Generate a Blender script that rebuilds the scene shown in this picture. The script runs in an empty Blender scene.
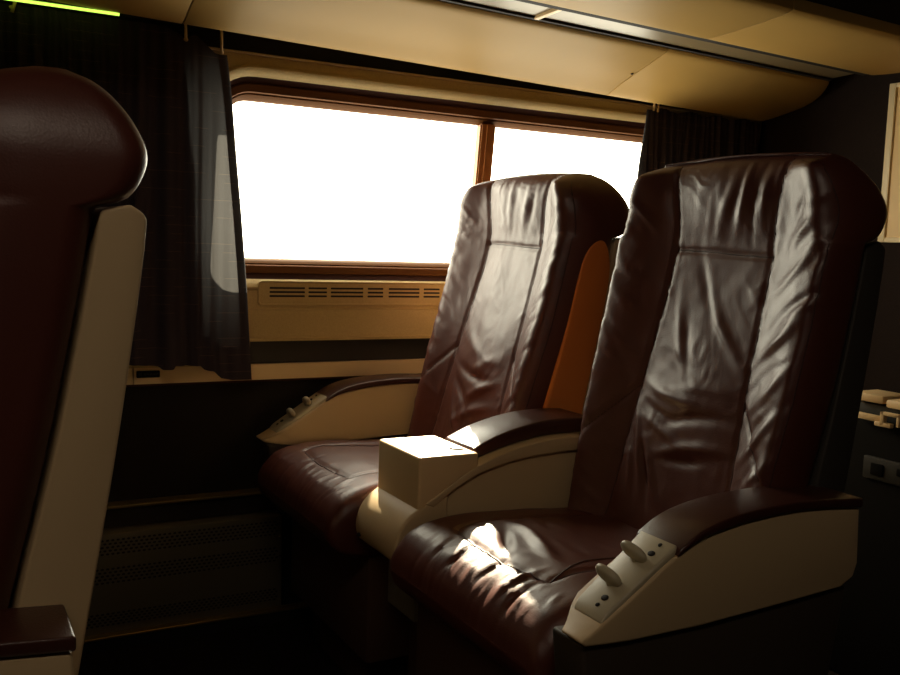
import bpy, bmesh, math, random
import numpy as np
from mathutils import Vector, Matrix, noise as mnoise

Z0 = 0.90                      # eye height above the carriage floor; heights below are relative to the eye
col = bpy.context.scene.collection

# ------------------------------------------------------------------ materials
def new_mat(name):
    m = bpy.data.materials.new(name); m.use_nodes = True
    nt = m.node_tree; nt.nodes.clear()
    out = nt.nodes.new('ShaderNodeOutputMaterial')
    return m, nt, out

def principled(name, color, rough=.5, metallic=0., spec=.5, bump=None, var=None, coat=0., rough_var=0., sheen=0.):
    m, nt, out = new_mat(name)
    b = nt.nodes.new('ShaderNodeBsdfPrincipled')
    b.inputs['Base Color'].default_value = (*color, 1)
    b.inputs['Roughness'].default_value = rough
    b.inputs['Metallic'].default_value = metallic
    b.inputs['Specular IOR Level'].default_value = spec
    b.inputs['Coat Weight'].default_value = coat
    b.inputs['Sheen Weight'].default_value = sheen
    nt.links.new(b.outputs[0], out.inputs[0])
    tc = nt.nodes.new('ShaderNodeTexCoord')
    if var:
        sc, amt = var
        n = nt.nodes.new('ShaderNodeTexNoise'); n.inputs['Scale'].default_value = sc
        n.inputs['Detail'].default_value = 5
        nt.links.new(tc.outputs['Object'], n.inputs['Vector'])
        mx = nt.nodes.new('ShaderNodeMix'); mx.data_type = 'RGBA'
        mx.inputs[6].default_value = (*[c*(1-amt) for c in color], 1)
        mx.inputs[7].default_value = (*[min(1, c*(1+amt)) for c in color], 1)
        nt.links.new(n.outputs['Fac'], mx.inputs[0])
        nt.links.new(mx.outputs[2], b.inputs['Base Color'])
    if rough_var:
        n = nt.nodes.new('ShaderNodeTexNoise'); n.inputs['Scale'].default_value = 14
        n.inputs['Detail'].default_value = 4
        nt.links.new(tc.outputs['Object'], n.inputs['Vector'])
        mr = nt.nodes.new('ShaderNodeMapRange')
        mr.inputs['To Min'].default_value = rough-rough_var; mr.inputs['To Max'].default_value = rough+rough_var
        nt.links.new(n.outputs['Fac'], mr.inputs[0]); nt.links.new(mr.outputs[0], b.inputs['Roughness'])
    if bump:
        last = None
        for kind, sc, st, dist in bump:
            if kind == 'v':
                t = nt.nodes.new('ShaderNodeTexVoronoi'); o = t.outputs['Distance']
            else:
                t = nt.nodes.new('ShaderNodeTexNoise'); t.inputs['Detail'].default_value = 4; o = t.outputs['Fac']
            t.inputs['Scale'].default_value = sc
            nt.links.new(tc.outputs['Object'], t.inputs['Vector'])
            bp = nt.nodes.new('ShaderNodeBump')
            bp.inputs['Strength'].default_value = st; bp.inputs['Distance'].default_value = dist
            nt.links.new(o, bp.inputs['Height'])
            if last: nt.links.new(last.outputs[0], bp.inputs['Normal'])
            last = bp
        nt.links.new(last.outputs[0], b.inputs['Normal'])
    return m

LEATHER = principled('maroon_leather', (.088, .021, .012), .41, spec=.66, rough_var=.04,
                     bump=[('n', 30, .14, .003), ('v', 420, .22, .0006)], var=(9, .2))
PAD = principled('armrest_leather', (.055, .016, .010), .33, spec=.55, bump=[('v', 420, .25, .0006)], var=(12, .2))
PIPE = principled('seam_thread', (.05, .016, .012), .55)
PLASTIC = principled('tan_plastic', (.62, .45, .25), .48, spec=.35, bump=[('v', 700, .12, .0005)], var=(3, .06))
PLASTIC2 = principled('cream_plastic', (.76, .55, .29), .42, spec=.4, bump=[('v', 800, .1, .0004)], var=(4, .05))
GREYPL = principled('pale_grey_plastic', (.50, .43, .29), .38, spec=.5)
RACKM = principled('rack_laminate', (.42, .262, .078), .5, spec=.12, bump=[('n', 5, .12, .01), ('n', 120, .06, .001)], var=(2.5, .10))
STRIPM = principled('rack_strip', (.20, .15, .08), .32, spec=.5)
WALLP = principled('wall_panel_tan', (.50, .365, .155), .6, spec=.2, bump=[('v', 330, .5, .0008)], var=(260, .16))
FRAMEM = principled('brown_window_frame', (.12, .050, .016), .75, spec=.06)
MULLM = principled('orange_brown_mullion', (.42, .18, .06), .4)
RUBBER = principled('dark_rubber', (.05, .02, .014), .75, spec=.1)
DARKV = principled('black_gap', (.012, .009, .008), .8)
DARKB = principled('dark_band', (.020, .014, .010), .6)
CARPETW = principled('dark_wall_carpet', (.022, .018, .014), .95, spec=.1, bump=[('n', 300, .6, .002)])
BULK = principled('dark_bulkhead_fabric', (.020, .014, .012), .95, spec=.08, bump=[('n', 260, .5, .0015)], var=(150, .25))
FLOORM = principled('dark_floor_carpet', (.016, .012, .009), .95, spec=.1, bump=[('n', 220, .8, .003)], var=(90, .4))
CEILM = principled('dim_ceiling_laminate', (.10, .075, .04), .7)
ORANGE_GLOW = principled('painted_orange_glow', (.75, .22, .04), .55, spec=.3, bump=[('n', 200, .2, .0008)])  # warm glow on the window seat's flank, put into the base colour
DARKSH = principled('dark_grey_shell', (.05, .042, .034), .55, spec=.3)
SKIRT = principled('dark_seat_skirt', (.050, .036, .024), .55, spec=.3, bump=[('n', 90, .2, .001)])
BASEM = principled('seat_pedestal_brown', (.080, .040, .024), .6, spec=.3)
GREYM = principled('grey_base_cover', (.20, .18, .13), .5)
BRASS = principled('brass_edge', (.45, .32, .12), .35, metallic=.8)
CHROME = principled('small_metal', (.6, .56, .48), .25, metallic=1)
HEATM = principled('heater_metal', (.20, .17, .11), .5, metallic=.4)
POSTER = principled('tan_panel', (.78, .53, .22), .5)
POSTERF = principled('pale_frame', (.80, .66, .40), .45)
DARKPL = principled('dark_plastic', (.008, .007, .006), .8, spec=.03)
LABELM = principled('grey_plate', (.03, .027, .022), .6, spec=.2)
HOOKM = principled('tan_strap', (.62, .42, .16), .6)

def curtain_mat(name):
    m, nt, out = new_mat(name)
    N, L = nt.nodes, nt.links
    tc = N.new('ShaderNodeTexCoord')
    mp = N.new('ShaderNodeMapping'); mp.inputs['Scale'].default_value = (28, 1, 230)
    L.new(tc.outputs['UV'], mp.inputs[0])
    sep = N.new('ShaderNodeSeparateXYZ'); L.new(tc.outputs['UV'], sep.inputs[0])
    # fine weave
    wv = N.new('ShaderNodeTexNoise'); wv.inputs['Scale'].default_value = 1; wv.inputs['Detail'].default_value = 3
    mp1 = N.new('ShaderNodeMapping'); mp1.inputs['Scale'].default_value = (620, 620, 1)
    L.new(tc.outputs['UV'], mp1.inputs[0]); L.new(mp1.outputs[0], wv.inputs['Vector'])
    # sparse pale dashes running across the cloth
    def math_(op, a, b):
        n = N.new('ShaderNodeMath'); n.operation = op
        for k, v in enumerate((a, b)):
            if isinstance(v, (int, float)): n.inputs[k].default_value = v
            else: L.new(v, n.inputs[k])
        return n.outputs[0]
    row = math_('MULTIPLY', sep.outputs['Y'], 1/.019)
    line = math_('LESS_THAN', math_('FRACT', row, 0), .055)
    cell = N.new('ShaderNodeTexWhiteNoise'); cell.noise_dimensions = '2D'
    cv = N.new('ShaderNodeCombineXYZ')
    rid = math_('FLOOR', row, 0)
    L.new(math_('FLOOR', math_('ADD', math_('MULTIPLY', sep.outputs['X'], 26), math_('MULTIPLY', rid, .37)), 0), cv.inputs[0]); L.new(rid, cv.inputs[1])
    L.new(cv.outputs[0], cell.inputs['Vector'])
    mul_ = math_('MULTIPLY', line, math_('GREATER_THAN', cell.outputs['Value'], .62))
    base = N.new('ShaderNodeMix'); base.data_type = 'RGBA'
    base.inputs[6].default_value = (.034, .026, .032, 1); base.inputs[7].default_value = (.064, .048, .056, 1)
    L.new(wv.outputs['Fac'], base.inputs[0])
    c2 = N.new('ShaderNodeMix'); c2.data_type = 'RGBA'
    L.new(mul_, c2.inputs[0]); L.new(base.outputs[2], c2.inputs[6])
    c2.inputs[7].default_value = (.14, .085, .07, 1)
    d = N.new('ShaderNodeBsdfDiffuse'); L.new(c2.outputs[2], d.inputs['Color'])
    t = N.new('ShaderNodeBsdfTranslucent')
    mx = N.new('ShaderNodeMix'); mx.data_type = 'RGBA'
    mx.inputs[6].default_value = (.08, .08, .08, 1); mx.inputs[7].default_value = (.46, .46, .46, 1)
    cr = N.new('ShaderNodeMapRange'); cr.inputs['From Min'].default_value = .35; cr.inputs['From Max'].default_value = .65
    L.new(wv.outputs['Fac'], cr.inputs[0]); L.new(cr.outputs[0], mx.inputs[0]); L.new(mx.outputs[2], t.inputs['Color'])
    ms = N.new('ShaderNodeMixShader'); ms.inputs[0].default_value = .085
    L.new(d.outputs[0], ms.inputs[1]); L.new(t.outputs[0], ms.inputs[2]); L.new(ms.outputs[0], out.inputs[0])
    return m
CURTAIN = curtain_mat('navy_curtain_cloth')

def glass_mat():
    m, nt, out = new_mat('window_glass')
    N, L = nt.nodes, nt.links
    t = N.new('ShaderNodeBsdfTransparent'); t.inputs['Color'].default_value = (.96, .97, .95, 1)
    g = N.new('ShaderNodeBsdfGlossy'); g.inputs['Roughness'].default_value = .02
    f = N.new('ShaderNodeFresnel'); f.inputs['IOR'].default_value = 1.45
    ms = N.new('ShaderNodeMixShader')
    L.new(f.outputs[0], ms.inputs[0]); L.new(t.outputs[0], ms.inputs[1]); L.new(g.outputs[0], ms.inputs[2])
    L.new(ms.outputs[0], out.inputs[0]); return m
GLASS = glass_mat()

def emit_mat(name, c, s):
    m, nt, out = new_mat(name)
    e = nt.nodes.new('ShaderNodeEmission'); e.inputs[0].default_value = (*c, 1); e.inputs[1].default_value = s
    nt.links.new(e.outputs[0], out.inputs[0]); return m
TUBE = emit_mat('fluorescent_tube', (.58, .95, .10), 1.6)
FILL_EMIT = emit_mat('fill_light_emission', (1, .82, .62), 5.2)  # emission of the added fill light over the aisle

# ------------------------------------------------------------------ object helpers
def thing(name, label, cat, loc, group=None):
    o = bpy.data.objects.new(name, None); col.objects.link(o)
    o.empty_display_size = .1
    o.location = (loc[0], loc[1], loc[2]+Z0)
    o['label'] = label; o['category'] = cat
    if group: o['group'] = group
    return o

def tag(o, label, cat, group=None):
    o['label'] = label; o['category'] = cat
    if group: o['group'] = group
    return o

def link(name, bm, mat, parent=None, smooth=35, kind=None, label=None, normals=True):
    """bm is written in eye-relative coordinates; returns ONE mesh object, its origin at the parent's base"""
    if normals: bmesh.ops.recalc_face_normals(bm, faces=bm.faces)
    o = None
    if parent is not None:
        base = parent
        org = Vector((0, 0, 0)); p = parent
        while p is not None:
            org += p.location; p = p.parent
    else:
        xs = [v.co for v in bm.verts]
        org = Vector((sum(v.x for v in xs)/len(xs), sum(v.y for v in xs)/len(xs), min(v.z for v in xs)+Z0))
    bmesh.ops.translate(bm, verts=bm.verts, vec=Vector((0, 0, Z0))-org)
    me = bpy.data.meshes.new(name); bm.to_mesh(me); bm.free()
    me.materials.append(mat)
    for p in me.polygons: p.use_smooth = True
    if smooth < 180: me.set_sharp_from_angle(angle=math.radians(smooth))
    o = bpy.data.objects.new(name, me); col.objects.link(o)
    if parent is not None: o.parent = parent
    else: o.location = org
    if kind: o['kind'] = kind
    if label: o['label'] = label
    return o

def box(bm, x0, x1, y0, y1, z0, z1, bev=0., seg=2, M=None):
    vs = [bm.verts.new(Vector(p)) for p in ((x0,y0,z0),(x1,y0,z0),(x1,y1,z0),(x0,y1,z0),(x0,y0,z1),(x1,y0,z1),(x1,y1,z1),(x0,y1,z1))]
    fs = [bm.faces.new([vs[i] for i in q]) for q in ((0,3,2,1),(4,5,6,7),(0,1,5,4),(1,2,6,5),(2,3,7,6),(3,0,4,7))]
    if M is not None: bmesh.ops.transform(bm, matrix=M, verts=vs)
    if bev > 0:
        es = list({e for f in fs for e in f.edges})
        bmesh.ops.bevel(bm, geom=es, offset=bev, segments=seg, profile=.5, affect='EDGES', clamp_overlap=True)
    return bm

def catmull(pts, n=8, closed=False):
    P = [np.array(p, float) for p in pts]; out = []
    m = len(P)
    rng = range(m if closed else m-1)
    for i in rng:
        p0 = P[(i-1) % m] if closed or i > 0 else 2*P[0]-P[1]
        p1 = P[i]; p2 = P[(i+1) % m]
        p3 = P[(i+2) % m] if closed or i+2 < m else 2*P[-1]-P[-2]
        for k in range(n):
            t = k/n
            out.append(tuple(.5*((2*p1)+(-p0+p2)*t+(2*p0-5*p1+4*p2-p3)*t*t+(-p0+3*p1-3*p2+p3)*t**3)))
    if not closed: out.append(tuple(P[-1]))
    return out

def prism(bm, pts, y0, y1, bev=0., seg=3, axis='y', ang=35):
    """closed polygon (a, b) extruded along an axis: axis y -> (x, z) polygon, axis x -> (y, z) polygon"""
    if axis == 'y': mk = lambda p, t: Vector((p[0], t, p[1]))
    elif axis == 'x': mk = lambda p, t: Vector((t, p[0], p[1]))
    else: mk = lambda p, t: Vector((p[0], p[1], t))
    a = [bm.verts.new(mk(p, y0)) for p in pts]; b = [bm.verts.new(mk(p, y1)) for p in pts]
    n = len(pts)
    fs = [bm.faces.new(a), bm.faces.new(b[::-1])]
    for i in range(n): fs.append(bm.faces.new((a[i], a[(i+1) % n], b[(i+1) % n], b[i])))
    bmesh.ops.recalc_face_normals(bm, faces=fs)
    if bev > 0:
        es = [e for e in {e for f in fs for e in f.edges} if e.calc_face_angle(0) > math.radians(ang)]
        bmesh.ops.bevel(bm, geom=es, offset=bev, segments=seg, profile=.5, affect='EDGES', clamp_overlap=True)
    return bm

def tube(bm, pts, r, n=6, flat=1.):
    P = [Vector(p) for p in pts]; rings = []
    for i, p in enumerate(P):
        t = (P[min(i+1, len(P)-1)]-P[max(i-1, 0)]).normalized()
        up = Vector((0, 0, 1)) if abs(t.z) < .9 else Vector((0, 1, 0))
        s = t.cross(up).normalized(); u = s.cross(t)
        rings.append([bm.verts.new(p+s*math.cos(2*math.pi*k/n)*r+u*math.sin(2*math.pi*k/n)*r*flat) for k in range(n)])
    for a, b in zip(rings, rings[1:]):
        for k in range(n): bm.faces.new((a[k], a[(k+1) % n], b[(k+1) % n], b[k]))
    bm.faces.new(rings[0][::-1]); bm.faces.new(rings[-1])
    return bm

def loft(bm, rings, cap0=True, cap1=True):
    R = [[bm.verts.new(Vector(p)) for p in r] for r in rings]
    n = len(R[0])
    for a, b in zip(R, R[1:]):
        for k in range(n): bm.faces.new((a[k], a[(k+1) % n], b[(k+1) % n], b[k]))
    for ring, do in ((R[0], cap0), (R[-1], cap1)):
        if do:
            c = sum((v.co for v in ring), Vector())/n
            cv = bm.verts.new(c)
            for k in range(n): bm.faces.new((ring[k], ring[(k+1) % n], cv))
    return bm

def ellipsoid(bm, c, r, M=None, u=20, v=12, p=1.0):
    rings = []
    for j in range(1, v):
        th = math.pi*j/v
        rings.append([])
        for i in range(u):
            ph = 2*math.pi*i/u
            q = [math.sin(th)*math.cos(ph), math.sin(th)*math.sin(ph), math.cos(th)]
            q = [math.copysign(abs(t)**p, t) for t in q]
            w = Vector((q[0]*r[0], q[1]*r[1], q[2]*r[2]))
            if M is not None: w = M @ w
            rings[-1].append(w+Vector(c))
    return loft(bm, rings)

def interp(t, xs, ys): return float(np.interp(t, xs, ys))
class Curve:
    """smooth curve through (t, value) knots"""
    def __init__(s, knots):
        d = catmull(sorted(knots), 10)
        s.x = [p[0] for p in d]; s.y = [p[1] for p in d]
        for i in range(1, len(s.x)): s.x[i] = max(s.x[i], s.x[i-1]+1e-6)
    def __call__(s, t): return float(np.interp(t, s.x, s.y))

def sstep(a, b, x):
    t = max(0., min(1., (x-a)/(b-a))); return t*t*(3-2*t)

# ------------------------------------------------------------------ the seats
ZB, ZT = -.50, .158
XF = Curve([(-.50, 1.010), (-.43, 1.030), (-.33, 1.052), (-.2, 1.084), (-.1, 1.110), (0, 1.133), (.05, 1.138), (.09, 1.137), (.12, 1.137), (.14, 1.143), (.152, 1.156), (.158, 1.176)])
XR = Curve([(-.50, 1.118), (-.36, 1.148), (-.207, 1.182), (-.065, 1.209), (.018, 1.224), (.026, 1.240), (.035, 1.256), (.055, 1.268), (.08, 1.273), (.11, 1.263), (.135, 1.246), (.15, 1.228), (.158, 1.208)])
WH = Curve([(-.50, .214), (-.40, .226), (-.2, .238), (0, .240), (.06, .239), (.09, .235), (.115, .226), (.135, .213), (.150, .196), (.158, .175)])
US = Curve([(-.50, .140), (-.40, .130), (-.17, .114), (0, .106), (.08, .109), (.15, .122), (.16, .124)])   # the two long seams, from the middle

class Back:
    def __init__(s, yc, dx, folds, seed, lean=0., rear=0.):
        s.yc, s.dx, s.folds, s.lean, s.rear = yc, dx, folds, lean, rear
        rnd = random.Random(seed); s.seed = seed
        # tension wrinkles that run in from the outer edges over both bolsters
        s.small = []
        for side in (-1, 1):
            for k in range(34):
                z = -.45+.56*k/34+rnd.uniform(-.008, .008)
                y = side*rnd.uniform(.165, .222)
                ang = side*math.radians(rnd.uniform(25, 55))
                s.small.append((y, z, ang, rnd.uniform(.018, .042), rnd.uniform(.0035, .0065), rnd.uniform(.0008, .0024)*(1.5 if side < 0 and seed == 3 else 1)*rnd.choice((1, 1, -1))))
        for k in range(15):     # gathers below the top edge of the headrest
            y = rnd.uniform(-.10, .10); z = rnd.uniform(.05, .12)
            s.small.append((y, z, math.radians(90+rnd.uniform(-14, 14)), rnd.uniform(.02, .045), rnd.uniform(.006, .012), rnd.uniform(.0004, .0011)))
        for k in range(22):     # along the long seams
            sd = rnd.choice((-1, 1)); z = rnd.uniform(-.45, .1)
            s.small.append((sd*(US(z)-rnd.uniform(.0, .018)), z, sd*math.radians(rnd.uniform(10, 50)), rnd.uniform(.008, .02), .003, rnd.uniform(.0008, .0018)))
    def disp(s, y, z):
        """how far the cover stands out toward the sitter"""
        w = WH(z); u = abs(y)/w
        us = US(z)
        a = .036
        d = a*sstep(us-.016, w*.93, abs(y))
        d += .012*math.exp(-((z+.25)/.09)**2)*(1-min(1, (y/us)**2) if abs(y) < us else 0)     # lumbar
        d += .010*math.exp(-((z-.075)/.055)**2)*max(0, 1-(y/.14)**2)                          # head pillow
        # seams sink into the cover
        d -= .0045*math.exp(-((abs(y)-us)/.0042)**2)
        if abs(y) < us+.004: d -= .004*math.exp(-((z-.0-.004*(y/us))/.0042)**2)
        zb = s.branch_z(abs(y))
        if abs(y) > us: d -= .0035*math.exp(-((z-zb)/.005)**2)
        for (y0, z0, an, ln, wd, am) in s.folds+s.small:
            dy, dz = y-y0, z-z0
            if abs(dy) > 3*ln+.02 or abs(dz) > 3*ln+.02: continue
            c, q = math.cos(an), math.sin(an)
            p, t = dy*c+dz*q, -dy*q+dz*c
            t += 1.4*p*p*math.copysign(1, math.sin(977*y0))
            d += am*math.exp(-(p/ln)**2)*math.exp(-(t/wd)**2)
        v = mnoise.noise(Vector((y*14+s.seed*7.3, z*9, s.seed)))
        d += .0014*v+.0007*mnoise.noise(Vector((y*40, z*30+s.seed, 3.1)))
        r1 = 1-abs(mnoise.noise(Vector((y*22+3*v, z*34+4*v, s.seed*2.1)))); d += .0016*(r1**6)*(.4+v)
        return d
    def branch_z(s, ay): return -.225-(ay-.115)*1.05
    def depth(s, z):
        xr = XR(z)-s.rear; return min(XF(z)-s.lean*max(0, -z), xr-.014), xr
    def section(s, z):
        xf, xr = s.depth(z); w = WH(z)
        d = xr-xf
        rf = min(.050, d*.48); rr = min(.028, d*.48)
        pts = []
        nf, nc, ns, nb = 84, 10, 6, 14
        def arc(cx, cy, r, a0, a1, n):
            for k in range(n):
                t = a0+(a1-a0)*k/n; pts.append((cx+r*math.cos(t), cy+r*math.sin(t)))
        for k in range(nf): pts.append((xf, -(w-rf)+2*(w-rf)*k/nf))
        arc(xf+rf, w-rf, rf, math.pi, math.pi/2, nc)
        for k in range(ns): pts.append((xf+rf+(d-rf-rr)*k/ns, w))
        arc(xr-rr, w-rr, rr, math.pi/2, 0, nc)
        for k in range(nb): pts.append((xr, (w-rr)-2*(w-rr)*k/nb))
        arc(xr-rr, -(w-rr), rr, 0, -math.pi/2, nc)
        for k in range(ns): pts.append((xr-rr-(d-rf-rr)*k/ns, -w))
        arc(xf+rf, -(w-rf), rf, -math.pi/2, -math.pi, nc)
        return pts, xf, xr, w
    def crown(s, y, z): return (.001-.011*(y/.22)**2)*sstep(.0, .14, z)
    def rings(s):
        zs = list(np.linspace(ZB, .10, 118))+[.10+(.158-.10)*math.sin(math.pi/2*k/26) for k in range(1, 27)]
        out = []
        for z in zs:
            pts, xf, xr, w = s.section(z)
            ring = []
            for (x, y) in pts:
                m = max(0., min(1., 1-(x-xf)/(.6*(xr-xf)+1e-6)))
                dd = s.disp(y, z)*m*sstep(.159, .135, z) if m > 0 else 0
                ring.append((x-dd+s.dx, y+s.yc, z+s.crown(y, z)))
            out.append(ring)
        return out
    def front(s, y, z, lift=.0):
        xf, xr = s.depth(z); w = WH(z); rf = min(.050, (xr-xf)*.48)
        ay = abs(y)-(w-rf)
        x = xf if ay <= 0 else xf+rf-math.sqrt(max(0, rf*rf-ay*ay))
        m = max(0., min(1., 1-(x-xf)/(.6*(xr-xf))))
        return (x-s.disp(y, z)*m*sstep(.159, .135, z)-lift+s.dx, y+s.yc, z+s.crown(y, z))

XT = [.660, .664, .670, .680, .700, .735, .80, .95, 1.10]
def make_seat(label, yc, sd, dx=0., arm_dx=0., seed=1, folds=(), cfolds=(), group=None, cush_dx=0., rear=0., lean=0., back_dy=0., panel=False, arm_dz=0., shell=None):
    """sd = -1: armrest on the aisle side, +1: armrest on the window side"""
    root = thing('passenger_seat', label, 'seat', (.95+dx, yc, -Z0), group)
    B = Back(yc+back_dy, dx, list(folds), seed, lean, rear)
    bm = bmesh.new(); loft(bm, B.rings()); link('backrest', bm, LEATHER, root, 180)
    back = root.children[-1] if root.children else None
    back = [o for o in bpy.data.objects if o.parent == root][-1]
    bm = bmesh.new()
    for q in (-1, 1):
        tube(bm, [B.front(q*US(z), z, .0005) for z in np.linspace(-.47, .148, 80)], .0012)
        tube(bm, [B.front(q*y, B.branch_z(y), .0) for y in np.linspace(.118, .205, 24)], .0013)
    for q in (-1, 1): tube(bm, [B.front(q*(WH(z)-.012), z, -.0008) for z in np.linspace(-.46, .140, 70)], .0013)
    tube(bm, [B.front(y, .004*y/.106, .0005) for y in np.linspace(-.105, .105, 30)], .0012)
    link('seam', bm, PIPE, back, 180)
    # moulded shell behind the cover
    bm = bmesh.new()
    rear_c = catmull([(1.255, .026), (1.268, .016), (1.269, .0), (1.262, -.065), (1.242, -.211), (1.212, -.398), (1.19, -.53)], 5)
    fr = catmull([(1.125, -.53), (1.153, -.358), (1.187, -.207), (1.214, -.065), (1.228, .020)], 5)
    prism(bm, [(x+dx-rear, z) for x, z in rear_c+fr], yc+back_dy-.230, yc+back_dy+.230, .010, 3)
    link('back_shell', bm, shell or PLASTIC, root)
    if panel:      # added panel: warm glow on the aisle-facing leather flank, painted as orange
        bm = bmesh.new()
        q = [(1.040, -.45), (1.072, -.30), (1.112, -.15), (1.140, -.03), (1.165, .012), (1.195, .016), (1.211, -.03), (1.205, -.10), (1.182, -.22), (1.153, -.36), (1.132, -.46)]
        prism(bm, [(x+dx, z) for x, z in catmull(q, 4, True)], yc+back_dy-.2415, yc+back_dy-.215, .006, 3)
        link('painted_glow_panel', bm, ORANGE_GLOW, root, label='added orange panel painting a warm glow on the leather flank')
    # cushion
    TZ = Curve([(.660, -.532), (.664, -.512), (.670, -.498), (.682, -.482), (.700, -.469), (.735, -.459), (.80, -.455), (.95, -.463), (1.10, -.475)])
    BZ = Curve([(.660, -.536), (.664, -.550), (.672, -.564), (.69, -.577), (.72, -.586), (.80, -.588), (1.10, -.588)])
    WC = Curve([(.660, .200), (.664, .212), (.672, .220), (.69, .225), (.72, .227), (.76, .227), (1.10, .227)])
    rnd = random.Random(seed+50)
    sm = [(rnd.uniform(.672, .735), -.19+.38*k/30+rnd.uniform(-.004, .004), math.radians(rnd.uniform(-30, 30)), rnd.uniform(.012, .03), rnd.uniform(.003, .005), rnd.uniform(-.003, .0028)) for k in range(30)]
    sm += [(rnd.uniform(.75, 1.0), rnd.uniform(-.12, .12), math.radians(rnd.uniform(60, 120)), rnd.uniform(.02, .05), rnd.uniform(.006, .012), rnd.uniform(-.002, .0025)) for k in range(14)]
    def seam_front(y): return .741-.012*(1-(y/.13)**2)
    def cdisp(x, y):
        d = .012*(1-(y/.23)**2)*sstep(.68, .80, x)-.006*math.exp(-((x-.95)/.12)**2-(y/.1)**2)
        d -= .0045*math.exp(-((abs(y)-.13)/.0045)**2)*sstep(.735, .745, x)
        if abs(y) < .132: d -= .0045*math.exp(-((x-seam_front(y))/.0045)**2)
        for (x0, y0, an, ln, wd, am) in list(cfolds)+sm:
            a, b = x-x0, y-y0
            if abs(a) > 3*ln or abs(b) > 3*ln: continue
            c, q = math.cos(an), math.sin(an); p, t = a*c+b*q, -a*q+b*c
            d += am*math.exp(-(p/ln)**2)*math.exp(-(t/wd)**2)
        return d+.0018*mnoise.noise(Vector((x*16, y*16, seed*3.7)))
    xs = [.660+.08*(1-math.cos(math.pi/2*k/30)) for k in range(30)]+list(np.linspace(.742, 1.09, 62))
    rings = []
    for x in xs:
        t, b, w = TZ(x), BZ(x), WC(x)
        h = t-b; r = min(.040, h*.49); r2 = min(.02, h*.4)
        pts = []
        def arc(cy, cz, rr, a0, a1, n):
            for k in range(n):
                th = a0+(a1-a0)*k/n; pts.append((cy+rr*math.cos(th), cz+rr*math.sin(th)))
        for k in range(76): pts.append((-(w-r)+2*(w-r)*k/76, t))
        arc(w-r, t-r, r, math.pi/2, 0, 8); arc(w-r2, b+r2, r2, 0, -math.pi/2, 5)
        for k in range(8): pts.append(((w-r2)-2*(w-r2)*k/8, b))
        arc(-(w-r2), b+r2, r2, -math.pi/2, -math.pi, 5); arc(-(w-r), t-r, r, math.pi, math.pi/2, 8)
        rings.append([(x+dx+cush_dx*sstep(1.0, .8, x)-(cdisp(x, y)*.8 if x < .70 and z > (t+b)/2 else 0), y+yc, z+(cdisp(x, y) if z > t-r*.9 else 0)*sstep(.66, .70, x)) for y, z in pts])
    bm = bmesh.new(); loft(bm, rings)
    cu = link('seat_cushion', bm, LEATHER, root, 180)
    bm = bmesh.new()
    cz = lambda x, y: (x+dx+cush_dx*sstep(1.0, .8, x), y+yc, TZ(x)+cdisp(x, y)+.0006)
    tube(bm, [cz(x, -.13) for x in np.linspace(1.05, .745, 30)]+[cz(seam_front(y), y) for y in np.linspace(-.128, .128, 30)]+[cz(x, .13) for x in np.linspace(.745, 1.05, 30)], .0017)
    tube(bm, [cz(x, sd*(.128-.030*sstep(.74, .84, x))) for x in np.linspace(.742, 1.05, 40)], .0012)
    link('seam', bm, PIPE, cu, 180)
    # armrest on the outer side
    yo, yi = yc+sd*.31, yc+sd*.232
    A = dx+arm_dx
    P = lambda pts: [(x+A, z+arm_dz) for x, z in pts]
    low = [(.660, -.457), (.668, -.463), (.70, -.466), (.735, -.468), (.85, -.468), (.99, -.462), (1.108, -.456), (1.132, -.444), (1.139, -.425), (1.134, -.346)]
    topl = catmull([(1.134, -.346), (1.03, -.338), (.94, -.340), (.88, -.347), (.837, -.356), (.797, -.374), (.74, -.410), (.685, -.444), (.660, -.457)], 4)[1:-1]
    bm = bmesh.new(); prism(bm, P(low+topl), min(yo, yi), max(yo, yi), .009, 4)
    for v in bm.verts:      # the tip tapers toward the outer side
        t = sstep(.715, .655, v.co.x-A)
        v.co.y = yo+(v.co.y-yo)*(1-.48*t)
    link('arm_panel', bm, PLASTIC, root)
    pb = catmull([(.800, -.372), (.837, -.355), (.88, -.346), (.94, -.339), (1.03, -.337), (1.137, -.345)], 4)
    pt = catmull([(1.137, -.331), (1.03, -.324), (.94, -.326), (.88, -.333), (.837, -.345), (.806, -.362)], 4)
    bm = bmesh.new(); prism(bm, P(pb+pt), min(yo, yi)-.003, max(yo, yi)+.003, .006, 3)
    link('arm_pad', bm, PAD, root)
    bm = bmesh.new()
    prism(bm, P([(.806, -.359), (.70, -.429), (.690, -.440), (.694, -.446), (.804, -.376)]), min(yo, yi)+.004, max(yo, yi)-.004, .004, 3)
    for v in bm.verts: v.co.y = yo+(v.co.y-yo)*(1-.22*sstep(.73, .685, v.co.x-A))
    plate = link('control_plate', bm, GREYPL, root, label='pale grey control plate')
    a = math.atan2(.070, .106)       # slope of the plate
    R = Matrix.Rotation(-a, 3, 'Y')
    ym = (yo+yi)/2
    for k, (px, pz) in enumerate(((.772, -.380), (.734, -.405))):
        bm = bmesh.new()
        M = R @ Matrix.Rotation(-sd*.30, 3, 'X')
        ellipsoid(bm, (px+A-.004, ym-sd*.003, pz+.006+arm_dz), (.0072, .0205, .0120), M, p=.8)
        tube(bm, [(px+A, ym, pz-.010+arm_dz), (px+A-.004, ym, pz+.006+arm_dz)], .006, 8)
        link('lever', bm, GREYPL, plate, 180)
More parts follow.
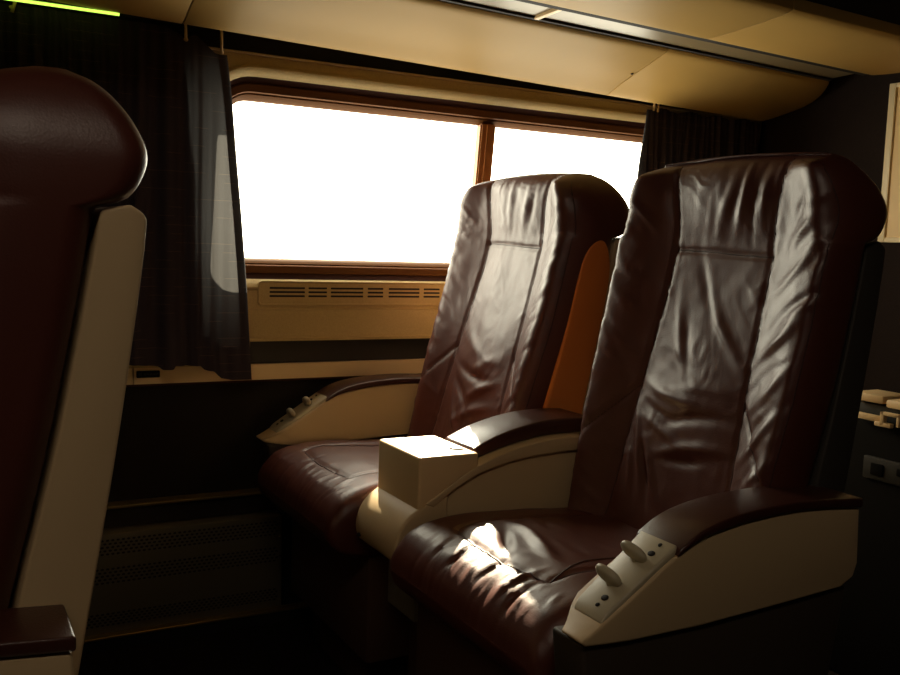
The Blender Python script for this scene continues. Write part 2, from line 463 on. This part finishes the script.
    for (px, pz, ry) in ((.797, -.3645, .003), (.7835, -.3735, .006), (.714, -.4195, .006), (.7035, -.4265, .0032)):
        bm = bmesh.new(); ellipsoid(bm, (px+A, ym+sd*.012, pz+arm_dz), (.0045 if ry > .004 else .003, ry, .0016), R, 12, 6)
        link('slot' if ry > .004 else 'screw', bm, DARKV, plate, 180)
    bm = bmesh.new()
    prism(bm, P([(.668, -.464), (.685, -.60), (.72, -.64), (1.10, -.62), (1.128, -.458), (.99, -.466), (.85, -.472)]), min(yo, yi)+.006, max(yo, yi)-.006, .006)
    link('side_skirt', bm, SKIRT, root)
    bm = bmesh.new(); box(bm, .715+dx, 1.10+dx, yc-.215, yc+.215, -.80, -.586, .012); box(bm, .75+dx, 1.08+dx, yc-.16, yc+.16, -Z0, -.80, .006)
    link('pedestal', bm, BASEM, root)
    return root

R_ = math.radians
folds_aisle = [(.03, -.185, R_(14), .05, .011, -.003), (-.03, -.215, R_(-6), .06, .009, .003), (.03, -.236, R_(6), .055, .008, .005), (-.03, -.262, R_(-10), .06, .008, -.006), (.045, -.268, R_(14), .04, .006, -.004),
               (.035, -.292, R_(18), .05, .007, .004), (-.03, -.31, R_(-12), .07, .008, .005), (-.02, -.335, R_(-8), .05, .006, -.004), (.085, -.33, R_(72), .06, .007, .007),
               (.065, -.36, R_(68), .06, .006, -.005), (.045, -.37, R_(62), .05, .007, .005), (.10, -.38, R_(80), .05, .006, .004),
               (.05, -.14, R_(66), .06, .008, .003), (.03, -.15, R_(68), .05, .008, -.002), (-.02, -.10, R_(52), .07, .009, .003), (.01, -.07, R_(58), .07, .010, -.003), (-.05, -.13, R_(40), .05, .008, .003),
               (-.045, .085, R_(100), .045, .007, .005), (-.065, .08, R_(98), .05, .006, -.004), (-.03, .09, R_(104), .04, .006, -.003), (-.085, .085, R_(96), .04, .006, .004), (-.01, .085, R_(106), .045, .009, .003),
               (-.17, -.03, R_(-40), .045, .008, .004), (-.18, -.08, R_(-38), .045, .007, -.003), (-.175, -.12, R_(-42), .05, .008, .005), (-.18, -.165, R_(-30), .045, .006, -.004), (-.175, -.20, R_(-45), .05, .008, .005),
               (-.18, -.235, R_(-48), .045, .006, -.004), (-.175, -.27, R_(-52), .05, .007, .005), (-.18, .04, R_(-45), .04, .008, .004), (-.18, -.33, R_(-55), .05, .007, .005)]
folds_window = [(.03, -.225, R_(25), .05, .014, .003), (-.03, -.255, R_(-24), .05, .012, .003), (.01, -.285, R_(8), .06, .010, -.006), (-.03, -.31, R_(-25), .05, .009, .006),
                (.04, -.33, R_(40), .05, .010, -.005), (-.01, -.36, R_(-20), .06, .010, .006), (.05, -.39, R_(55), .05, .010, .005), (.03, -.10, R_(85), .08, .03, .003),
                (.015, .085, R_(92), .05, .009, .002), (-.005, .09, R_(96), .045, .008, -.0015), (.04, .08, R_(88), .05, .010, .0015), (-.045, .085, R_(100), .045, .009, .0025), (-.07, .09, R_(104), .04, .007, -.003),
                (-.165, .10, R_(120), .03, .005, .003), (-.175, .07, R_(125), .03, .005, -.003), (-.17, .03, R_(-45), .04, .007, .003), (-.18, -.05, R_(-45), .04, .007, .003)]

cf_aisle = [(.80, -.02, R_(75), .05, .010, .010), (.77, .03, R_(60), .04, .009, -.008), (.82, .05, R_(85), .05, .012, .008), (.71, -.03, R_(5), .03, .006, -.006), (.705, .05, R_(10), .03, .005, -.005), (.715, -.09, R_(-8), .03, .006, .006), (.70, -.12, R_(-6), .03, .005, -.006), (.70, .10, R_(4), .03, .004, -.005)]
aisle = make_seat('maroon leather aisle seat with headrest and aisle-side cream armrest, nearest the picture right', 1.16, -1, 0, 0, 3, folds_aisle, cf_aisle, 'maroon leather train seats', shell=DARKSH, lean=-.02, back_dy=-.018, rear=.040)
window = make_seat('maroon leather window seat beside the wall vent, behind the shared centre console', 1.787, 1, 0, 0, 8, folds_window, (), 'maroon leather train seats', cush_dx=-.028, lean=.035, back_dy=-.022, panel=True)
near = make_seat('reclined maroon leather seat seen from the side at the left picture edge, before the curtain', 1.16, -1, -1.085, .058, 5, folds_aisle, cf_aisle, 'maroon leather train seats', arm_dz=-.020)

# ------------------------------------------------------------------ console between the two seats
YC = 1.4735
con = thing('seat_console', 'tan shared console with flat tray block and leather pad between the two seats', 'armrest', (.9, YC, -Z0))
bm = bmesh.new()
prism(bm, [(.74, -.56), (.742, -.436), (.84, -.383), (.92, -.360), (1.06, -.350), (1.115, -.354), (1.12, -.57)], YC-.079, YC+.045, .004)
link('console_body', bm, PLASTIC, con)
nose = catmull([(.724, -.448), (.704, -.462), (.688, -.482), (.680, -.508), (.683, -.532), (.696, -.547), (.735, -.560)], 5)
inner = [(.738, -.54), (.734, -.50), (.738, -.466), (.752, -.448), (.793, -.419), (.839, -.397), (.870, -.388), (.908, -.380), (.96, -.374), (1.02, -.371), (1.06, -.371)]
outer = [(1.06, -.344), (1.02, -.3435), (.98, -.346), (.94, -.352), (.90, -.3605), (.868, -.370), (.840, -.381), (.81, -.396), (.78, -.414), (.75, -.432)]
bm = bmesh.new(); prism(bm, nose+[(.780, -.545), (.780, -.424)], YC-.0845, YC+.0845, .006, 4)
link('console_nose', bm, PLASTIC, con)
bm = bmesh.new(); prism(bm, inner[3:]+outer+[(.735, -.441)], YC-.0858, YC+.045, .003, 3)
link('console_rim', bm, PLASTIC, con)
bm = bmesh.new(); prism(bm, [(.722, -.455), (.78, -.420), (.838, -.388), (.838, -.360), (.722, -.360)], YC-.083, YC+.083, .005, 4)
blk = link('tray_block', bm, PLASTIC2, con)
bm = bmesh.new(); box(bm, .806, .826, YC-.050, YC-.028, -.362, -.3575, .0015)
link('latch', bm, GREYM, blk)
pb = catmull([(.840, -.378), (.90, -.360), (.98, -.345), (1.05, -.343), (1.10, -.344)], 5)
pt = catmull([(1.10, -.316), (1.03, -.314), (.966, -.319), (.90, -.334), (.862, -.348), (.839, -.3585)], 5)
bm = bmesh.new(); prism(bm, pb+pt, YC-.062, YC+.046, .006, 3)
link('arm_pad', bm, PAD, con)
bm = bmesh.new(); box(bm, .735, .80, YC-.055, YC+.055, -.66, -.555, .004)
link('lower_cover', bm, GREYM, con, label='grey lower cover')
bm = bmesh.new(); box(bm, .78, 1.06, YC-.05, YC+.05, -Z0, -.56, .004)
link('pedestal', bm, BASEM, con)
bm = bmesh.new(); ellipsoid(bm, (.681, YC+.066, -.530), (.004, .004, .004)); link('screw', bm, DARKV, con, 180)

# ------------------------------------------------------------------ window wall
def S(name, bm, m, parent=None, smooth=35): return link(name, bm, m, parent, smooth, kind=None if parent else 'structure')
XL, XRT, YW = -1.25, 2.218, 2.15
YN = -.85; ZC = 1.15
def ywall(z): return YW-.10*max(0., z+.06)          # the upper wall leans in
GX0, GX1, GZ0, GZ1, GR = .598, 1.87, -.050, .309, .055   # glass opening
def rrect(o, d, n=10):
    x0, x1, z0, z1, r = GX0-o, GX1+o, GZ0-o, GZ1+o, GR+o
    pts = []
    for cx, cz, a in ((x1-r, z1-r, 0), (x0+r, z1-r, 90), (x0+r, z0+r, 180), (x1-r, z0+r, 270)):
        for k in range(n+1):
            t = R_(a+90*k/n); x, z = cx+r*math.cos(t), cz+r*math.sin(t)
            pts.append((x, ywall(z)+d, z))
    return pts
def ringmesh(bm, rings):
    R = [[bm.verts.new(Vector(p)) for p in r] for r in rings]; n = len(R[0])
    for a, b in zip(R, R[1:]):
        for k in range(n): bm.faces.new((a[k], a[(k+1) % n], b[(k+1) % n], b[k]))
    return R
# panel round the window: rounded opening in a plain rectangle
bm = bmesh.new()
PZ0, PZ1 = -.125, .400
lip = rrect(.073, 0)
R2 = ringmesh(bm, [rrect(.073, 0), rrect(.071, -.004), rrect(.066, -.006), rrect(.060, -.003), rrect(.048, .010), rrect(.047, .03)])
n = 11
rect = []
for i, p in enumerate(lip):
    q = i//n; k = i % n
    x0, x1 = XL, XRT
    cx = x1 if q in (0, 3) else x0; cz = PZ1 if q in (0, 1) else PZ0
    f = (math.degrees(math.atan2(abs(p[2]-[GZ1+.073-.128, GZ1+.073-.128, GZ0-.073+.128, GZ0-.073+.128][q]), abs(p[0]-[GX1+.073-.128, GX0-.073+.128, GX0-.073+.128, GX1+.073-.128][q])+1e-9)))
    if f < 45: x, z = cx, p[2]+(cz-p[2])*(f/45)**2
    else: x, z = p[0]+(cx-p[0])*((90-f)/45)**2, cz
    rect.append((x, ywall(z), z))
rv = [bm.verts.new(Vector(p)) for p in rect]; m = len(rv)
for k in range(m):
    try: bm.faces.new((rv[k], rv[(k+1) % m], R2[0][(k+1) % m], R2[0][k]))
    except ValueError: pass
S('wall_back', bm, WALLP, None, 40)
# outer skin so that daylight enters through the glass only
bm = bmesh.new()
ys0, ys1 = 2.215, 2.26
box(bm, XL-.05, GX0-.02, ys0, ys1, -Z0, ZC); box(bm, GX1+.02, XRT+.06, ys0, ys1, -Z0, ZC)
box(bm, GX0-.02, GX1+.02, ys0, ys1, GZ1+.02, ZC); box(bm, GX0-.02, GX1+.02, ys0, ys1, -Z0, GZ0-.02)
S('wall_outer', bm, DARKV)
win = bpy.data.objects.new('window_1', None); col.objects.link(win); win.location = (1.25, YW, Z0-.06); win['kind'] = 'structure'
bm = bmesh.new(); ringmesh(bm, [rrect(.050, .011), rrect(.047, .014), rrect(.036, .020), rrect(.033, .034)]); link('gasket', bm, RUBBER, win)
bm = bmesh.new(); ringmesh(bm, [rrect(.036, .030), rrect(.034, .021), rrect(.031, .020), rrect(.017, .025), rrect(.0155, .029), rrect(.0145, .034), rrect(.0115, .034), rrect(.001, .048), rrect(0, .053), rrect(0, .066), rrect(.03, .095)])
link('window_frame', bm, FRAMEM, win)
# mullion
bm = bmesh.new()
def slant(x0, x1, d0, d1):
    vs = []
    for z in (GZ0-.003, GZ1+.003):
        for x, d in ((x0, d0), (x1, d0), (x1, d1), (x0, d1)): vs.append(bm.verts.new((x, ywall(z)+d, z)))
    fs = [bm.faces.new([vs[i] for i in q]) for q in ((0,1,2,3),(4,7,6,5),(0,4,5,1),(1,5,6,2),(2,6,7,3),(3,7,4,0))]
    bmesh.ops.bevel(bm, geom=list({e for f in fs for e in f.edges}), offset=.004, segments=2, affect='EDGES')
slant(1.262, 1.308, .034, .060); slant(1.274, 1.296, .028, .036)
link('mullion', bm, MULLM, win)
for (x0, x1) in ((GX0-.01, 1.262), (1.308, GX1+.01)):
    bm = bmesh.new()
    vs = [bm.verts.new((x, ywall(z)+.056, z)) for x, z in ((x0, GZ0-.01), (x1, GZ0-.01), (x1, GZ1+.01), (x0, GZ1+.01))]
    bm.faces.new(vs); link('pane', bm, GLASS, win)

# strip above the panel and the dark gap under the luggage rack
bm = bmesh.new(); box(bm, XL, XRT, ywall(.41)-.008, ywall(.41)+.03, .4003, .4045, .001)
S('trim_1', bm, WALLP)
bm = bmesh.new(); box(bm, XL, XRT, ywall(.45)+.010, ys0, .4045, .60); S('wall_top', bm, DARKV)
# lower wall: vent panel, sloping panel, ledge, dark recessed band, pale strip
def profile(name, pts, m, x0=XL, x1=XRT, bev=0):
    bm = bmesh.new(); prism(bm, pts, x0, x1, bev, 2, axis='x'); return S(name, bm, m)
profile('wall_vent_panel', [(YW-.004, -.1255), (YW-.004, -.166), (YW-.012, -.170), (YW-.018, -.232), (YW-.024, -.235), (YW-.024, -.241), (YW+.03, -.241), (YW+.03, -.1255)], WALLP)
profile('wall_dark_band', [(YW+.012, -.241), (YW+.012, -.2975), (YW+.04, -.2975), (YW+.04, -.241)], DARKB, x0=.664)
profile('trim_2', [(YW-.004, -.2975), (YW-.008, -.333), (YW+.03, -.333), (YW+.03, -.2975)], PLASTIC2, x0=.398)
profile('trim_3', [(YW-.004, -.2975), (YW-.008, -.333), (YW+.03, -.333), (YW+.03, -.2975)], PLASTIC2, x1=.396)
profile('trim_4', [(YW-.002, -.241), (YW-.004, -.2975), (YW+.03, -.2975), (YW+.03, -.241)], WALLP, x1=.660)
profile('trim_5', [(YW-.010, -.333), (YW-.010, -.3375), (YW+.03, -.3375), (YW+.03, -.333)], RUBBER)
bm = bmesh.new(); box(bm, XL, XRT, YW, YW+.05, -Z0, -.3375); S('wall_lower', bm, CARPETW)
bm = bmesh.new(); box(bm, XL, XRT, 2.112, YW, -.601, -.594, .002); S('trim_6', bm, BRASS)
bm = bmesh.new(); box(bm, XL, XRT, 2.125, YW, -.645, -.601); S('wall_heater_recess', bm, DARKB)

# vent grille
vg = thing('vent_grille', 'long tan air vent grille with three rows of slots under the window', 'vent', (.95, YW-.004, -.13))
bm = bmesh.new()
VX0, VX1 = .675, 1.90
def rr2(x0, x1, z0, z1, r, y, n=5):
    pts = []
    for cx, cz, a in ((x1-r, z1-r, 0), (x0+r, z1-r, 90), (x0+r, z0+r, 180), (x1-r, z0+r, 270)):
        for k in range(n+1):
            t = R_(a+90*k/n); pts.append((cx+r*math.cos(t), y, cz+r*math.sin(t)))
    return pts
yv = YW-.004
ringmesh(bm, [rr2(VX0, VX1, -.160, -.100, .010, yv+.001), rr2(VX0+.001, VX1-.001, -.159, -.101, .010, yv-.0045), rr2(VX0+.004, VX1-.004, -.156, -.104, .008, yv-.0045), rr2(VX0+.006, VX1-.006, -.154, -.106, .007, yv-.002)])
bm.faces.new([bm.verts.new(p) for p in rr2(VX0+.006, VX1-.006, -.154, -.106, .007, yv-.002)])
link('vent_plate', bm, WALLP, vg)
slot_x = [.702, .793, .798, .849, .855, .944, .952, .998, 1.009, 1.099, 1.107, 1.157, 1.166, 1.256, 1.264, 1.312, 1.32, 1.41, 1.42, 1.47, 1.48, 1.57, 1.58, 1.63, 1.64, 1.73, 1.74, 1.79]
for a, b in zip(slot_x[::2], slot_x[1::2]):
    for z in (-.1175, -.127, -.1365):
        bm = bmesh.new(); box(bm, a+.002, b-.002, yv-.0032, yv+.006, z-.0022, z+.0022, .001, 1)
        link('vent_slot', bm, DARKV, vg)

# small plate on the pale strip
pq = thing('number_plate', 'tiny dark plate with pale marks on the cream strip below the left curtain', 'sign', (.43, YW-.008, -.318))
bm = bmesh.new(); box(bm, .404, .454, YW-.0095, YW-.004, -.3185, -.3035, .001, 1); link('plate', bm, DARKPL, pq)
bm = bmesh.new(); box(bm, .407, .415, YW-.0100, YW-.0092, -.315, -.307)
for k in range(5): box(bm, .419+k*.0066, .424+k*.0066, YW-.0100, YW-.0092, -.313, -.309)
link('lettering', bm, LABELM, pq)

# heater cover along the floor
ht = thing('heater_cover', 'low dark metal heater cover with bands of small holes along the floor', 'heater', (.3, 2.11, -Z0))
bm = bmesh.new()
HX0, HX1 = -.8, .728
prism(bm, [(2.095, -.650), (2.150, -.645), (2.150, -.885), (2.088, -.885), (2.088, -.86)], HX0, HX1, .003, 2, axis='x')
plate = link('cover', bm, HEATM, ht)
def hface(z): return 2.095+(-.650-z)/(.86-.650)*(2.088-2.095)
for (za, zb) in ((-.664, -.694), (-.727, -.757), (-.826, -.850)):
    bm = bmesh.new()
    rows = 5; dz = (zb-za)/(rows-1); nx = 0
    for r in range(rows):
        z = za+dz*r
        x = .28+(.0055 if r % 2 else 0)
        while x < .715:
            y = hface(z)-.0007
            vs = [bm.verts.new((x+.0038*math.cos(R_(60*k)), y, z+.0026*math.sin(R_(60*k)))) for k in range(6)]
            bm.faces.new(vs); x += .0110
    link('perforation', bm, DARKV, ht)
for z in (-.70, -.745):
    bm = bmesh.new(); ellipsoid(bm, (.722, hface(z)-.001, z), (.0028, .002, .0028)); link('screw', bm, CHROME, ht, 180)
bm = bmesh.new(); box(bm, HX0, HX1+.06, 2.066, 2.090, -.874, -.868, .001, 1); link('bottom_edge', bm, BRASS, ht)
bm = bmesh.new(); box(bm, HX0, HX1+.06, 2.070, 2.10, -Z0, -.874); link('kick_plate', bm, DARKV, ht)

# ------------------------------------------------------------------ shell of the carriage
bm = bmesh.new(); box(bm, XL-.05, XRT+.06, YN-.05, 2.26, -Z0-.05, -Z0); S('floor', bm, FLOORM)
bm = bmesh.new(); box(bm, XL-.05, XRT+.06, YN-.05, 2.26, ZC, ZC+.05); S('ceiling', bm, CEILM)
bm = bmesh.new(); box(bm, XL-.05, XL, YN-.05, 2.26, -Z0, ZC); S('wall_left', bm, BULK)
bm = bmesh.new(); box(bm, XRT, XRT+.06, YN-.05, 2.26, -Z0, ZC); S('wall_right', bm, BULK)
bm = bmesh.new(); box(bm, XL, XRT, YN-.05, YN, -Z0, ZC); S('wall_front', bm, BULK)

# ------------------------------------------------------------------ luggage rack over the window
rk = thing('luggage_rack', 'long tan overhead luggage rack running along the wall above the window', 'luggage rack', (.9, 1.8, .43))
RX = 2.145
def bowed(bm, x1, amp, ya, yb):
    for v in bm.verts:
        if v.co.x > x1-.02: v.co.x += amp*math.sin(math.pi*max(0, min(1, (v.co.y-yb)/(ya-yb))))
und = catmull([(2.050, .424), (2.035, .4235), (1.98, .445), (1.923, .464), (1.86, .484), (1.822, .496), (1.808, .505)], 5)
for x0, x1 in ((XL, .474), (.4765, 1.5785), (1.5805, RX)):
    bm = bmesh.new(); prism(bm, und+[(1.815, .522), (1.90, .492), (1.98, .462), (2.045, .445), (2.053, .434)], x0, x1, .0012, 2, axis='x')
    if x1 == RX: bowed(bm, RX, .060, 2.05, 1.806)
    link('underside_panel', bm, RACKM, rk, 40)
bm = bmesh.new(); prism(bm, [(1.804, .512), (1.700, .516), (1.700, .529), (1.804, .525)], XL, RX, 0, axis='x'); link('light_strip', bm, STRIPM, rk, label='dull brown recessed strip')
bm = bmesh.new(); prism(bm, [(1.812, .505), (1.800, .507), (1.800, .53), (1.812, .53)], XL, RX, 0, axis='x'); link('rack_edge', bm, DARKV, rk, label='dark rack edge')
bm = bmesh.new(); prism(bm, [(1.702, .506), (1.688, .508), (1.688, .53), (1.702, .53)], XL, RX, 0, axis='x'); link('rack_edge', bm, DARKV, rk, label='dark rack edge')
shelf = catmull([(1.688, .509), (1.672, .505), (1.60, .508), (1.50, .514), (1.455, .519), (1.435, .526)], 4)
for x0, x1 in ((XL, .474), (.4765, 1.5785), (1.5805, RX)):
    bm = bmesh.new(); prism(bm, shelf+[(1.436, .55), (1.690, .535)], x0, x1, .0012, 2, axis='x')
    if x1 == RX: bowed(bm, RX, .045, 1.69, 1.43)
    link('shelf_panel', bm, RACKM, rk, 40)
bm = bmesh.new()
prism(bm, [(1.80, .505), (1.80, .513), (1.69, .517), (1.69, .509)], 1.180, 1.192, .001, 1, axis='x')
link('divider_bar', bm, PLASTIC2, rk)
for x in (1.58, .475):
    bm = bmesh.new(); ellipsoid(bm, (x-.010, 1.932, .461), (.004, .004, .003)); link('screw', bm, DARKV, rk, 180)
bm = bmesh.new(); box(bm, XL, RX, 1.436, 2.04, .60, .62); link('rack_top', bm, DARKV, rk)
bm = bmesh.new(); box(bm, XL, RX, 1.44, 1.452, .545, .60); link('rack_rail', bm, DARKV, rk)
rk.rotation_euler = (0, .0265, 0)

# fluorescent lamp in the gap over the left curtain
fl = thing('tube_lamp', 'thin yellow-green fluorescent strip glowing between the rack and the left curtain', 'lamp', (.25, 2.06, .43))
bm = bmesh.new(); tube(bm, [(x, 2.046, .4345) for x in np.linspace(.12, .350, 12)], .003, 10); link('tube', bm, TUBE, fl, 180)
bm = bmesh.new(); box(bm, .11, .36, 2.040, 2.050, .438, .450, .002); link('lamp_tray', bm, DARKV, fl)

# ------------------------------------------------------------------ curtains
def uv_from(o, f):
    me = o.data; uv = me.uv_layers.new(name='UVMap')
    for l in me.loops:
        v = me.vertices[l.vertex_index].co; uv.data[l.index].uv = f(v)
def curtain(name, label, X0, X1, ztop, zbot, y, seed, free=None, xedge=None):
    """pleated sheet; free = side that hangs flat; xedge(z) = x of that edge"""
    rnd = random.Random(seed)
    nx, nz = 260, 90
    ph = []
    x = 0.; p = 0.
    grid = []; uvs = []
    for j in range(nz+1):
        row = []
        for i in range(nx+1):
            s = i/nx
            h = j/nz
            xe0, xe1 = xedge(h)
            X = xe0+(xe1-xe0)*s
            zt, zb = ztop(X, s), zbot(X, s)
            z = zt+(zb-zt)*h
            flat = sstep(.16, .02, 1-s) if free == 'right' else sstep(.10, .0, s)
            w = 2*math.pi*(X*26+.6*math.sin(X*17+seed)+.25*h*math.sin(X*31+seed))
            amp = (.0085 if h > .12 else .005)*(.55+.45*mnoise.noise(Vector((X*9, seed, h*.8)))+.3*h)*(1-flat*.9)
            yy = y+amp*math.sin(w)+.004*math.sin(2.3*w+1)*(1-flat)+.006*mnoise.noise(Vector((X*7, z*5, seed)))
            row.append((X, yy, z)); uvs.append((X*1.25, z))
        grid.append(row)
    root = thing(name, label, 'curtain', (sum(xedge(.5))/2, y, zbot(0, .5)), 'window curtains')
    bm = bmesh.new(); V = [[bm.verts.new(p) for p in r] for r in grid]
    uvl = bm.loops.layers.uv.new('UVMap')
    for j in range(nz):
        for i in range(nx):
            f = bm.faces.new((V[j][i], V[j][i+1], V[j+1][i+1], V[j+1][i]))
            for l, (a, b) in zip(f.loops, ((j, i), (j, i+1), (j+1, i+1), (j+1, i))): l[uvl].uv = uvs[a*(nx+1)+b]
    link('cloth', bm, CURTAIN, root, 180)
    return root, grid
zt = lambda X, s: (.413+.02*sstep(.50, .44, X) if X < .493 else interp(X, [.493, .51, .531, .553, .565, .579, .66], [.413, .424, .408, .390, .388, .389, .389]))
def zb(X, s):
    z = interp(X, [-.5, .378, .44, .447, .470, .474, .53, .54, .561, .575, .60, .645], [-.279, -.281, -.287, -.294, -.294, -.286, -.288, -.298, -.302, -.317, -.322, -.323])
    return z
c1, g1 = curtain('window_curtain', 'wide dark navy curtain hanging left of the window, sunlight glowing through its edge', 0, 0, zt, zb, 2.083, 2, 'right',
                 lambda h: (-.55+.0*h, interp(h, [0, .13, .45, .72, 1], [.580, .592, .615, .631, .645])))
def hem(grid, cols, parent, dy, rows=None, name='hem'):
    bm = bmesh.new(); uvl = bm.loops.layers.uv.new('UVMap')
    rr = range(len(grid)) if rows is None else rows
    V = [[bm.verts.new((grid[j][i][0], grid[j][i][1]+dy, grid[j][i][2])) for i in cols] for j in rr]
    for a in range(len(V)-1):
        for b in range(len(V[0])-1):
            f = bm.faces.new((V[a][b], V[a][b+1], V[a+1][b+1], V[a+1][b]))
            for l in f.loops: l[uvl].uv = (l.vert.co.x*1.25, l.vert.co.z)
    link(name, bm, CURTAIN, parent, 180)
hem(g1, range(0, 240), c1, .006, name='lining'); hem(g1, range(256, 261), c1, .0025); hem(g1, range(0, 261), c1, .003, range(80, 91))
c2, g2 = curtain('window_curtain', 'short dark curtain gathered at the bulkhead corner right of the window', 0, 0,
                 lambda X, s: .392+.004*math.sin(X*60), lambda X, s: -.30, 2.080, 6, 'left',
                 lambda h: (interp(h, [0, .2, .4, 1], [1.752, 1.734, 1.722, 1.712]), 2.185))
hem(g2, range(0, 46), c2, .0025); hem(g2, range(12, 261), c2, .005, name='lining')
for i, (x, z0, z1, par) in enumerate(((.489, .452, .408, c1), (.565, .452, .392, c1), (.155, .45, .425, c1), (1.768, .45, .388, c2), (1.782, .45, .386, c2))):
    bm = bmesh.new()
    if par is c1 and x > .2 or par is c2: tube(bm, [(x-.004, 2.064, z0), (x-.002, 2.067, (z0+z1)/2), (x, 2.072, z1)], .0032, 8)
    else: tube(bm, [(x+.01, 2.064, z0), (x, 2.070, z1-.01)], .0032, 8)
    bm.verts.ensure_lookup_table()
    ellipsoid(bm, (x, 2.072, z1), (.005, .003, .004))
    link('curtain_hook', bm, HOOKM, par, 180, label='tan hanging strap')
bm = bmesh.new(); tube(bm, [(XL, 2.068, .440), (XRT, 2.068, .440)], .003, 8)
tag(link('curtain_rail', bm, DARKV), 'dark rod hidden under the rack edge that carries both curtains', 'curtain rail')

# ------------------------------------------------------------------ things at the bulkhead
po = thing('wall_panel', 'tall pale tan framed panel on the dark bulkhead at the right picture edge', 'panel', (XRT, 1.35, .043))
bm = bmesh.new(); box(bm, XRT-.006, XRT, 1.08, 1.655, .047, .452, .001, 1); link('panel_board', bm, POSTER, po)
bm = bmesh.new()
for (a, b, c, d) in ((1.646, 1.666, .044, .455), (1.07, 1.09, .044, .455)): box(bm, XRT-.012, XRT, a, b, c, d, .002)
box(bm, XRT-.012, XRT, 1.09, 1.646, .044, .057, .002); box(bm, XRT-.012, XRT, 1.09, 1.646, .443, .455, .002)
link('panel_frame', bm, POSTERF, po)
cb = thing('storage_cabinet', 'dark low cabinet with tan folding top against the bulkhead behind the aisle seat', 'cabinet', (1.9, 1.0, -Z0))
bm = bmesh.new(); box(bm, 1.72, XRT-.002, .55, 1.36, -Z0, -.335, .008); link('cabinet_body', bm, DARKPL, cb)
bm = bmesh.new(); box(bm, 1.715, 1.80, .60, 1.245, -.302, -.285, .004); box(bm, 1.715, 1.80, 1.252, 1.33, -.297, -.280, .004); link('folding_top', bm, PLASTIC2, cb)
bm = bmesh.new(); box(bm, 1.73, XRT-.01, .60, 1.32, -.335, -.302, .003); link('top_support', bm, LABELM, cb)
bm = bmesh.new(); box(bm, 1.706, 1.716, 1.25, 1.31, -.333, -.320, .002); link('top_edge', bm, PLASTIC2, cb)
bm = bmesh.new()
box(bm, 1.700, 1.712, 1.20, 1.246, -.316, -.309, .002); box(bm, 1.700, 1.712, 1.236, 1.246, -.338, -.309, .002); box(bm, 1.700, 1.712, 1.20, 1.208, -.335, -.309, .002); box(bm, 1.700, 1.712, 1.22, 1.258, -.340, -.331, .002)
link('latch', bm, PLASTIC2, cb)
bm = bmesh.new(); box(bm, 1.712, 1.722, 1.10, 1.285, -.455, -.408, .003)
sp = link('switch_plate', bm, LABELM, cb)
for a, b, c, d in ((1.235, 1.265, -.445, -.420), (1.185, 1.205, -.435, -.42)):
    bm = bmesh.new(); box(bm, 1.709, 1.714, a, b, c, d, .002); link('switch', bm, DARKPL, sp)

# added fill light, out of view, brightening the aisle-facing sides
cl = thing('fill_light', 'added warm fill light, out of view at the ceiling over the aisle', 'lamp', (-.5, -.1, ZC-.03))
bm = bmesh.new(); box(bm, -.9, .4, -.25, .05, ZC-.012, ZC, .002); link('fill_housing', bm, CEILM, cl)
bm = bmesh.new(); box(bm, -.88, .38, -.23, .03, ZC-.016, ZC-.012); link('fill_emitter', bm, FILL_EMIT, cl)

# ------------------------------------------------------------------ daylight
w = bpy.data.worlds.new('overcast_daylight'); bpy.context.scene.world = w; w.use_nodes = True
bg = w.node_tree.nodes['Background']; bg.inputs[0].default_value = (1.0, .93, .74, 1); bg.inputs[1].default_value = 11.0
sd = bpy.data.lights.new('sun', 'SUN'); sd.energy = 30; sd.angle = R_(.6); sd.color = (1, .86, .62)
so = bpy.data.objects.new('sun', sd); col.objects.link(so); so.location = (2, 6, 4)
so.rotation_euler = Vector((.44, 1, .63)).to_track_quat('Z', 'Y').to_euler()
pd = bpy.data.lights.new('window_portal', 'AREA'); pd.shape = 'RECTANGLE'; pd.size = GX1-GX0+.06; pd.size_y = GZ1-GZ0+.06
pd.cycles.is_portal = True
pp = bpy.data.objects.new('window_portal', pd); col.objects.link(pp); pp.location = ((GX0+GX1)/2, 2.27, Z0+(GZ0+GZ1)/2)
pp.rotation_euler = Vector((0, 1, 0)).to_track_quat('Z', 'Y').to_euler()

# ------------------------------------------------------------------ camera and view
f, cx, cy = 949., 450., 337.5
def nrm(v): v = np.array(v, float); return v/np.linalg.norm(v)
dX = nrm((2170-450, 305-337.5, f)); dY = nrm((-76-450, 225-337.5, f)); dY = nrm(dY-dX*dX.dot(dY))
dZ = -np.cross(dX, dY)
if dZ[1] > 0: dZ = -dZ
W = np.array([dX, dY, dZ])
right, up, back = W[:, 0], -W[:, 1], -W[:, 2]
cd = bpy.data.cameras.new('camera'); cd.sensor_width = 36; cd.lens = f/900*36; cd.clip_start = .02
cam = bpy.data.objects.new('camera', cd); col.objects.link(cam)
cam.matrix_world = Matrix(((right[0], up[0], back[0], 0), (right[1], up[1], back[1], 0), (right[2], up[2], back[2], Z0), (0, 0, 0, 1)))
sc = bpy.context.scene; sc.camera = cam
sc.view_settings.view_transform = 'Standard'; sc.view_settings.look = 'None'; sc.view_settings.gamma = 1; sc.view_settings.use_curve_mapping = False
sc.view_settings.exposure = 0.0
sc.cycles.use_denoising = True
sc.cycles.max_bounces = 12; sc.cycles.diffuse_bounces = 6; sc.cycles.sample_clamp_indirect = 0
